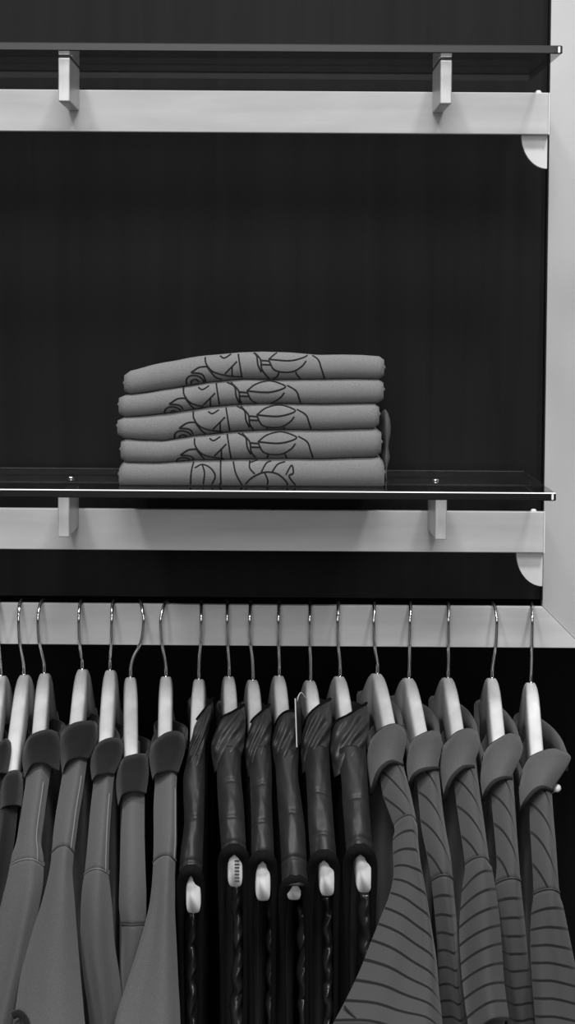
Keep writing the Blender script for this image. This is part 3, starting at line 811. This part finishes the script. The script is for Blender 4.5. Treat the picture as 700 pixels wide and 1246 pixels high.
# ---- six quilted vests
H = make_hanger((245, 734), (245, 757), (242, 826), (235.5, 1092), 'wooden hanger with a low white end, in the leftmost vest', reach=UT)
vest(H, 'leftmost dark quilted vest, next to the last grey polo',
     C4([(234,884),(242,873),(252,860),(259,850)], [(223,947),(230,944),(240,945),(249,946)], [(229,915)], [(256,877),(250,908)]),
     R4((925,228,249),(950,223,249),(1000,224,248),(1035,220,247),(1062,218,246)), (219, 246, 1061, 1082), [(230,240,1085),(229,240,1150),(228,239,1262)], {'seed': 11, 'seams': [1001, 1050]})
H = make_hanger((277, 734), (276.5, 757), (279, 823), (286.5, 1060), 'wooden hanger with a row of dashes printed on its end', mark=True, reach=UT)
vest(H, 'dark vest whose hanger end shows a row of dashes',
     C4([(264,886),(270,874),(285,866),(297,858)], [(261,941),(268,934),(278,928),(291,929)], [(257,908)], [(299,880),(297,908)]),
     R4((915,266,293),(940,264,293),(970,265,296),(1000,267,298),(1040,270,300)), (269, 301, 1036, 1056), [(281,295,1072),(281,296,1110),(285,296,1150),(281,296,1200),(279,296,1262)], {'seed': 12, 'seams': [957, 1000, 1028], 'lump': 48})
H = make_hanger((305.5, 734), (304, 757), (308, 827), (320.5, 1077), 'wooden hanger in the third vest from the left, with a rounded white end', reach=UT)
vest(H, 'third dark vest from the left, between the dashed hanger and the tucked one',
     C4([(304,885),(308,876),(319,866),(328,858)], [(302,947),(309,938),(320,927),(331,929)], [(298,912)], [(331,882),(329,908)]),
     R4((915,305,330),(940,304,331),(970,305,331),(1000,306,332),(1046,306,334)), (304, 335, 1044, 1064), [(325,334,1095),(325,335,1150),(324,335,1262)], {'seed': 13, 'seams': [960, 1006, 1040]})
H = make_hanger((340, 734), (339, 757), (340, 822), (358, 1076), 'wooden hanger almost hidden inside a vest, only a sliver of its end showing', reach=UT)
vest(H, 'dark vest covering its hanger end, left of the swing tag',
     C4([(335,883),(341,872),(350,866),(361,866)], [(336,940),(345,938),(355,936),(363,937)], [(331,908)], [(364,892)]),
     R4((918,335,363),(945,336,363),(975,338,367),(1005,340,371),(1040,342,373),(1078,343,375)), (343, 376, 1072, 1092), [(362,374,1104),(362,377,1150),(362,376,1200),(364,376,1262)], {'seed': 14, 'seams': [995, 1046], 'lump': 56})
H = make_hanger((378, 734), (377, 757), (378, 828), (398.5, 1071), 'wooden hanger right beside the thin swing tag', reach=UT)
vest(H, 'dark vest right of the swing tag, second vest from the right',
     C4([(370,885),(375,872),(386,861),(402,851)], [(368,942),(377,935),(388,928),(400,928)], [(366,908)], [(404,877),(401,908)]),
     R4((915,370,401),(940,372,402),(970,374,404),(1000,375,406),(1046,378,410)), (377, 411, 1043, 1064), [(393,404,1090),(393,405,1150),(393,405,1262)], {'seed': 15, 'seams': [970, 1020]})
H = make_hanger((412.5, 734), (411, 757), (414, 823), (443.5, 1067), 'wooden hanger in the vest nearest to the striped polos', reach=UT)
vest(H, 'rightmost dark quilted vest, beside the first striped polo',
     C4([(404,889),(410,878),(425,870),(446,856)], [(407,947),(416,940),(430,931),(444,933)], [(402,912)], [(450,880),(446,908)]),
     R4((915,409,446),(945,415,447),(975,417,449),(1000,419,451),(1040,422,454)), (421, 456, 1036, 1058), [(436,452,1086),(436,455,1120),(438,455,1165),(438,452,1262)], {'seed': 16, 'seams': [977, 1025], 'lump': 60})

# ---- five striped polos
SP = 'striped grey polo shirts'
H = make_hanger((456, 735), (455, 758), (459.5, 819.5), (508, 1085), 'wooden hanger in the leftmost striped polo, set highest of its five')
polo(H, 'leftmost striped grey polo, its wide sleeve overlapping the vests', SP, 'stripe',
     C4([(449,905),(455,895),(465,886),(478,881),(490,883)], [(452,966),(459,944),(466,933),(477,927),(489,931)], [(447,928)], [(495,898)]),
     R4((915,460,490),(935,462,492),(965,466,500),(1005,480,508)),
     R4((1004,480,1001,508),(1022,478,1022,509),(1042,479,1050,512),(1062,480,1085,518),(1088,475,1128,525),(1118,463,1168,531),(1150,450,1205,534),(1185,436,1232,537),(1222,418,1258,539),(1246,405,1275,540)),
     {'seed': 21, 'ridge': (.35, .55), 'seam': [(480,1011),(484,1004),(492,1000),(507,999)], 'diag': -2.3, 'flare': .05, 'half': .010,
      'hem': [(419,1224),(424,1230),(433,1239),(447,1252),(462,1264)], 'hemr': .0011, 'hemmat': 'tipping'})
H = make_hanger((500, 735), (499, 758), (498, 825), (544, 1085), 'wooden hanger in the narrowest striped polo, second from its left end')
polo(H, 'narrow striped grey polo squeezed between two wider striped ones', SP, 'stripe',
     C4([(497,912),(503,900),(512,894),(524,889.5),(535,890)], [(498,956),(504,944),(512,938),(522,935.5),(533,935)], [(495,932)], [(538,905)]),
     R4((920,503,533),(945,507,535),(975,510,538),(1005,513,542),(1045,521,549)),
     R4((1040,1*521,1036,549),(1070,525,1068,551),(1110,529,1110,555),(1150,532,1150,559),(1200,534,1198,565),(1262,537,1258,573)),
     {'seed': 22, 'ridge': (.3, .2), 'seam': [(524,1048),(530,1041),(538,1038),(548,1037)], 'diag': -2.3, 'flare': -.014, 'half': .010})
H = make_hanger((546, 735.5), (546, 757), (545.5, 824.5), (583, 1085), 'wooden hanger in the middle striped polo')
polo(H, 'middle striped grey polo with stripes rising to the right', SP, 'stripe',
     C4([(538,911),(546,900),(556,891),(570,886.5),(582,890)], [(541,973),(546,955),(553,943),(564,934),(576,933)], [(536,938)], [(584,907)]),
     R4((915,550,579),(940,552,581),(970,555,585),(1005,560,590),(1050,566,596)),
     R4((1050,566,1036,596),(1078,563,1056,599),(1110,560,1085,604),(1140,559,1115,608),(1175,561,1150,611),(1215,565,1195,614),(1262,572,1240,620)),
     {'seed': 23, 'ridge': (.3, .5), 'seam': [(567,1058),(573,1049),(582,1045),(595,1046)], 'diag': -2.3, 'flare': .035, 'half': .010})
H = make_hanger((600, 735.5), (605, 757), (599, 825), (622, 1085), 'wooden hanger under a hook bowed to the right, among the striped polos')
polo(H, 'striped grey polo left of the one with the white pin', SP, 'stripe',
     C4([(588,920),(596,907),(606,900),(620,893),(633,896)], [(588,973),(594,960),(602,951),(612,947),(622,947)], [(585,948)], [(636,914)]),
     R4((925,594,624),(950,597,625),(980,599,627),(1010,602,629),(1050,605,632)),
     R4((1050,604,1044,632),(1080,603,1076,634),(1120,606,1116,638),(1160,611,1158,642),(1210,615,1206,648),(1262,620,1258,656)),
     {'seed': 24, 'ridge': (.3, .4), 'seam': [(606,1052),(612,1046),(620,1044),(631,1045)], 'diag': -2.3, 'flare': -.014, 'half': .010})
H = make_hanger((647.5, 736), (648, 757), (646.5, 830.5), (664, 1090), 'rightmost wooden hanger, just below the mitred rail corner')
S5, sl = polo(H, 'rightmost striped grey polo with a white pin at its collar', SP, 'stripe',
     C4([(635,941),(641,927),(649,919),(672,911),(691,916)], [(634,986),(641,974),(650,963),(660,958),(672,962)], [(632,962)], [(694,926)]),
     R4((940,643,672),(965,645,672),(995,645,674),(1030,647,677),(1085,650,681)),
     R4((1086,648,1074,681),(1110,647,1104,686),(1145,646,1148,695),(1180,647,1188,703),(1220,650,1230,711),(1262,653,1272,718)),
     {'seed': 25, 'ridge': (.3, .25), 'ssharp': 1.3, 'seam': [(647,1087),(652,1077),(661,1072),(677,1067)], 'diag': -2.3, 'flare': .018, 'half': .010})
# the white pin head sticking out beside the collar
pb = at(678, 959, YW-.112); 
V, Fc = [], []
def ball(c, rad, n=20, m=12):
    V = [c+Vector((0, 0, rad))]; Fc = []
    for j in range(1, m):
        for i in range(n):
            V.append(c+Vector((rad*sin(pi*j/m)*cos(2*pi*i/n), rad*sin(pi*j/m)*sin(2*pi*i/n), rad*cos(pi*j/m))))
    V.append(c-Vector((0, 0, rad)))
    for i in range(n): Fc.append((0, 1+i, 1+(i+1) % n)); Fc.append((len(V)-1, 1+(m-2)*n+(i+1) % n, 1+(m-2)*n+i))
    for j in range(m-2):
        for i in range(n): Fc.append((1+j*n+i, 1+(j+1)*n+i, 1+(j+1)*n+(i+1) % n, 1+j*n+(i+1) % n))
    return V, Fc
e = at(670, 965, YW-.108)
parts = [ball(pb, .0043), wire([pb, e], [.0022, .0016], 12)]
V, Fc = merge(parts)
tag(mesh_obj('pin', V, Fc, M['pin'], S5), 'white round plastic pin head')

# ---- swing tag seen almost edge-on between two vests
def swing_tag():
    a, b = at(359.5, 850, YW-.105), at(361.5, 909, YW-.105)
    root = empty('swing_tag', tuple(a)); tag(root, 'thin swing tag, face painted shade-dark, with a white edge, between two vests', 'tag')
    # card: width runs back and slightly to the right
    w = Vector((.005, .022, 0)); dn = b-a; nrm = Vector((.030, -.012, 0)).normalized()*.0005
    def slab(o, w_, d_, n_):
        V = [o-n_, o+w_-n_, o+w_+d_-n_, o+d_-n_, o+n_, o+w_+n_, o+w_+d_+n_, o+d_+n_]
        return V, [(0,1,2,3),(7,6,5,4),(0,4,5,1),(1,5,6,2),(2,6,7,3),(3,7,4,0)]
    V, Fc = slab(a, w, dn, nrm); mesh_obj('card', V, Fc, M['card'], root, smooth=False)
    V, Fc = slab(a-w*.03, w*.03, dn, nrm*1.15); mesh_obj('card_edge', V, Fc, M['card_edge'], root, smooth=False)
    P = [a+w*.3+dn*.10, a+w*.4+Vector((.002, .001, .002)), a+w*.6+Vector((.004, .001, .003)), a+w*.8+Vector((.007, .003, -.004))]
    V, Fc = wire(P, .0005, 6, smooth_n=16); mesh_obj('string', V, Fc, M['card_edge'], root)
swing_tag()
sleeve_roll()

# ------------------------------------------------------------------ light: ceiling spots of the shop and two added fills
def area(name, loc, target, size, power):
    l = bpy.data.lights.new(name, 'AREA'); l.shape = 'DISK'; l.size = size; l.energy = power
    o = bpy.data.objects.new(name, l); COL.objects.link(o); o.location = loc
    o.rotation_euler = (Vector(target)-Vector(loc)).to_track_quat('-Z', 'Y').to_euler()
    return o
area('ceiling_spot_left', (-.9, .55, 4.1), (0, 1.95, 1.3), .42, 54)
area('ceiling_spot_right', (.9, .55, 4.1), (0, 1.95, 1.3), .42, 54)
area('overhead_fill', (0, -.7, 3.5), (0, 2.0, 1.2), 1.0, 56)  # added fill from above, not a known fitting
area('front_fill', (-.3, -2.6, 2.3), (0, 2.0, 1.2), 2.4, 44)  # added broad frontal fill to lift the shadows on the lower rails
w = bpy.data.worlds.new('shop'); scene.world = w; w.use_nodes = True
w.node_tree.nodes['Background'].inputs[0].default_value = (1, 1, 1, 1)
w.node_tree.nodes['Background'].inputs[1].default_value = .035

vs = scene.view_settings
scene.display_settings.display_device = 'sRGB'
vs.view_transform = 'Standard'; vs.look = 'None'; vs.gamma = 1.0; vs.use_curve_mapping = False; vs.exposure = 0.0
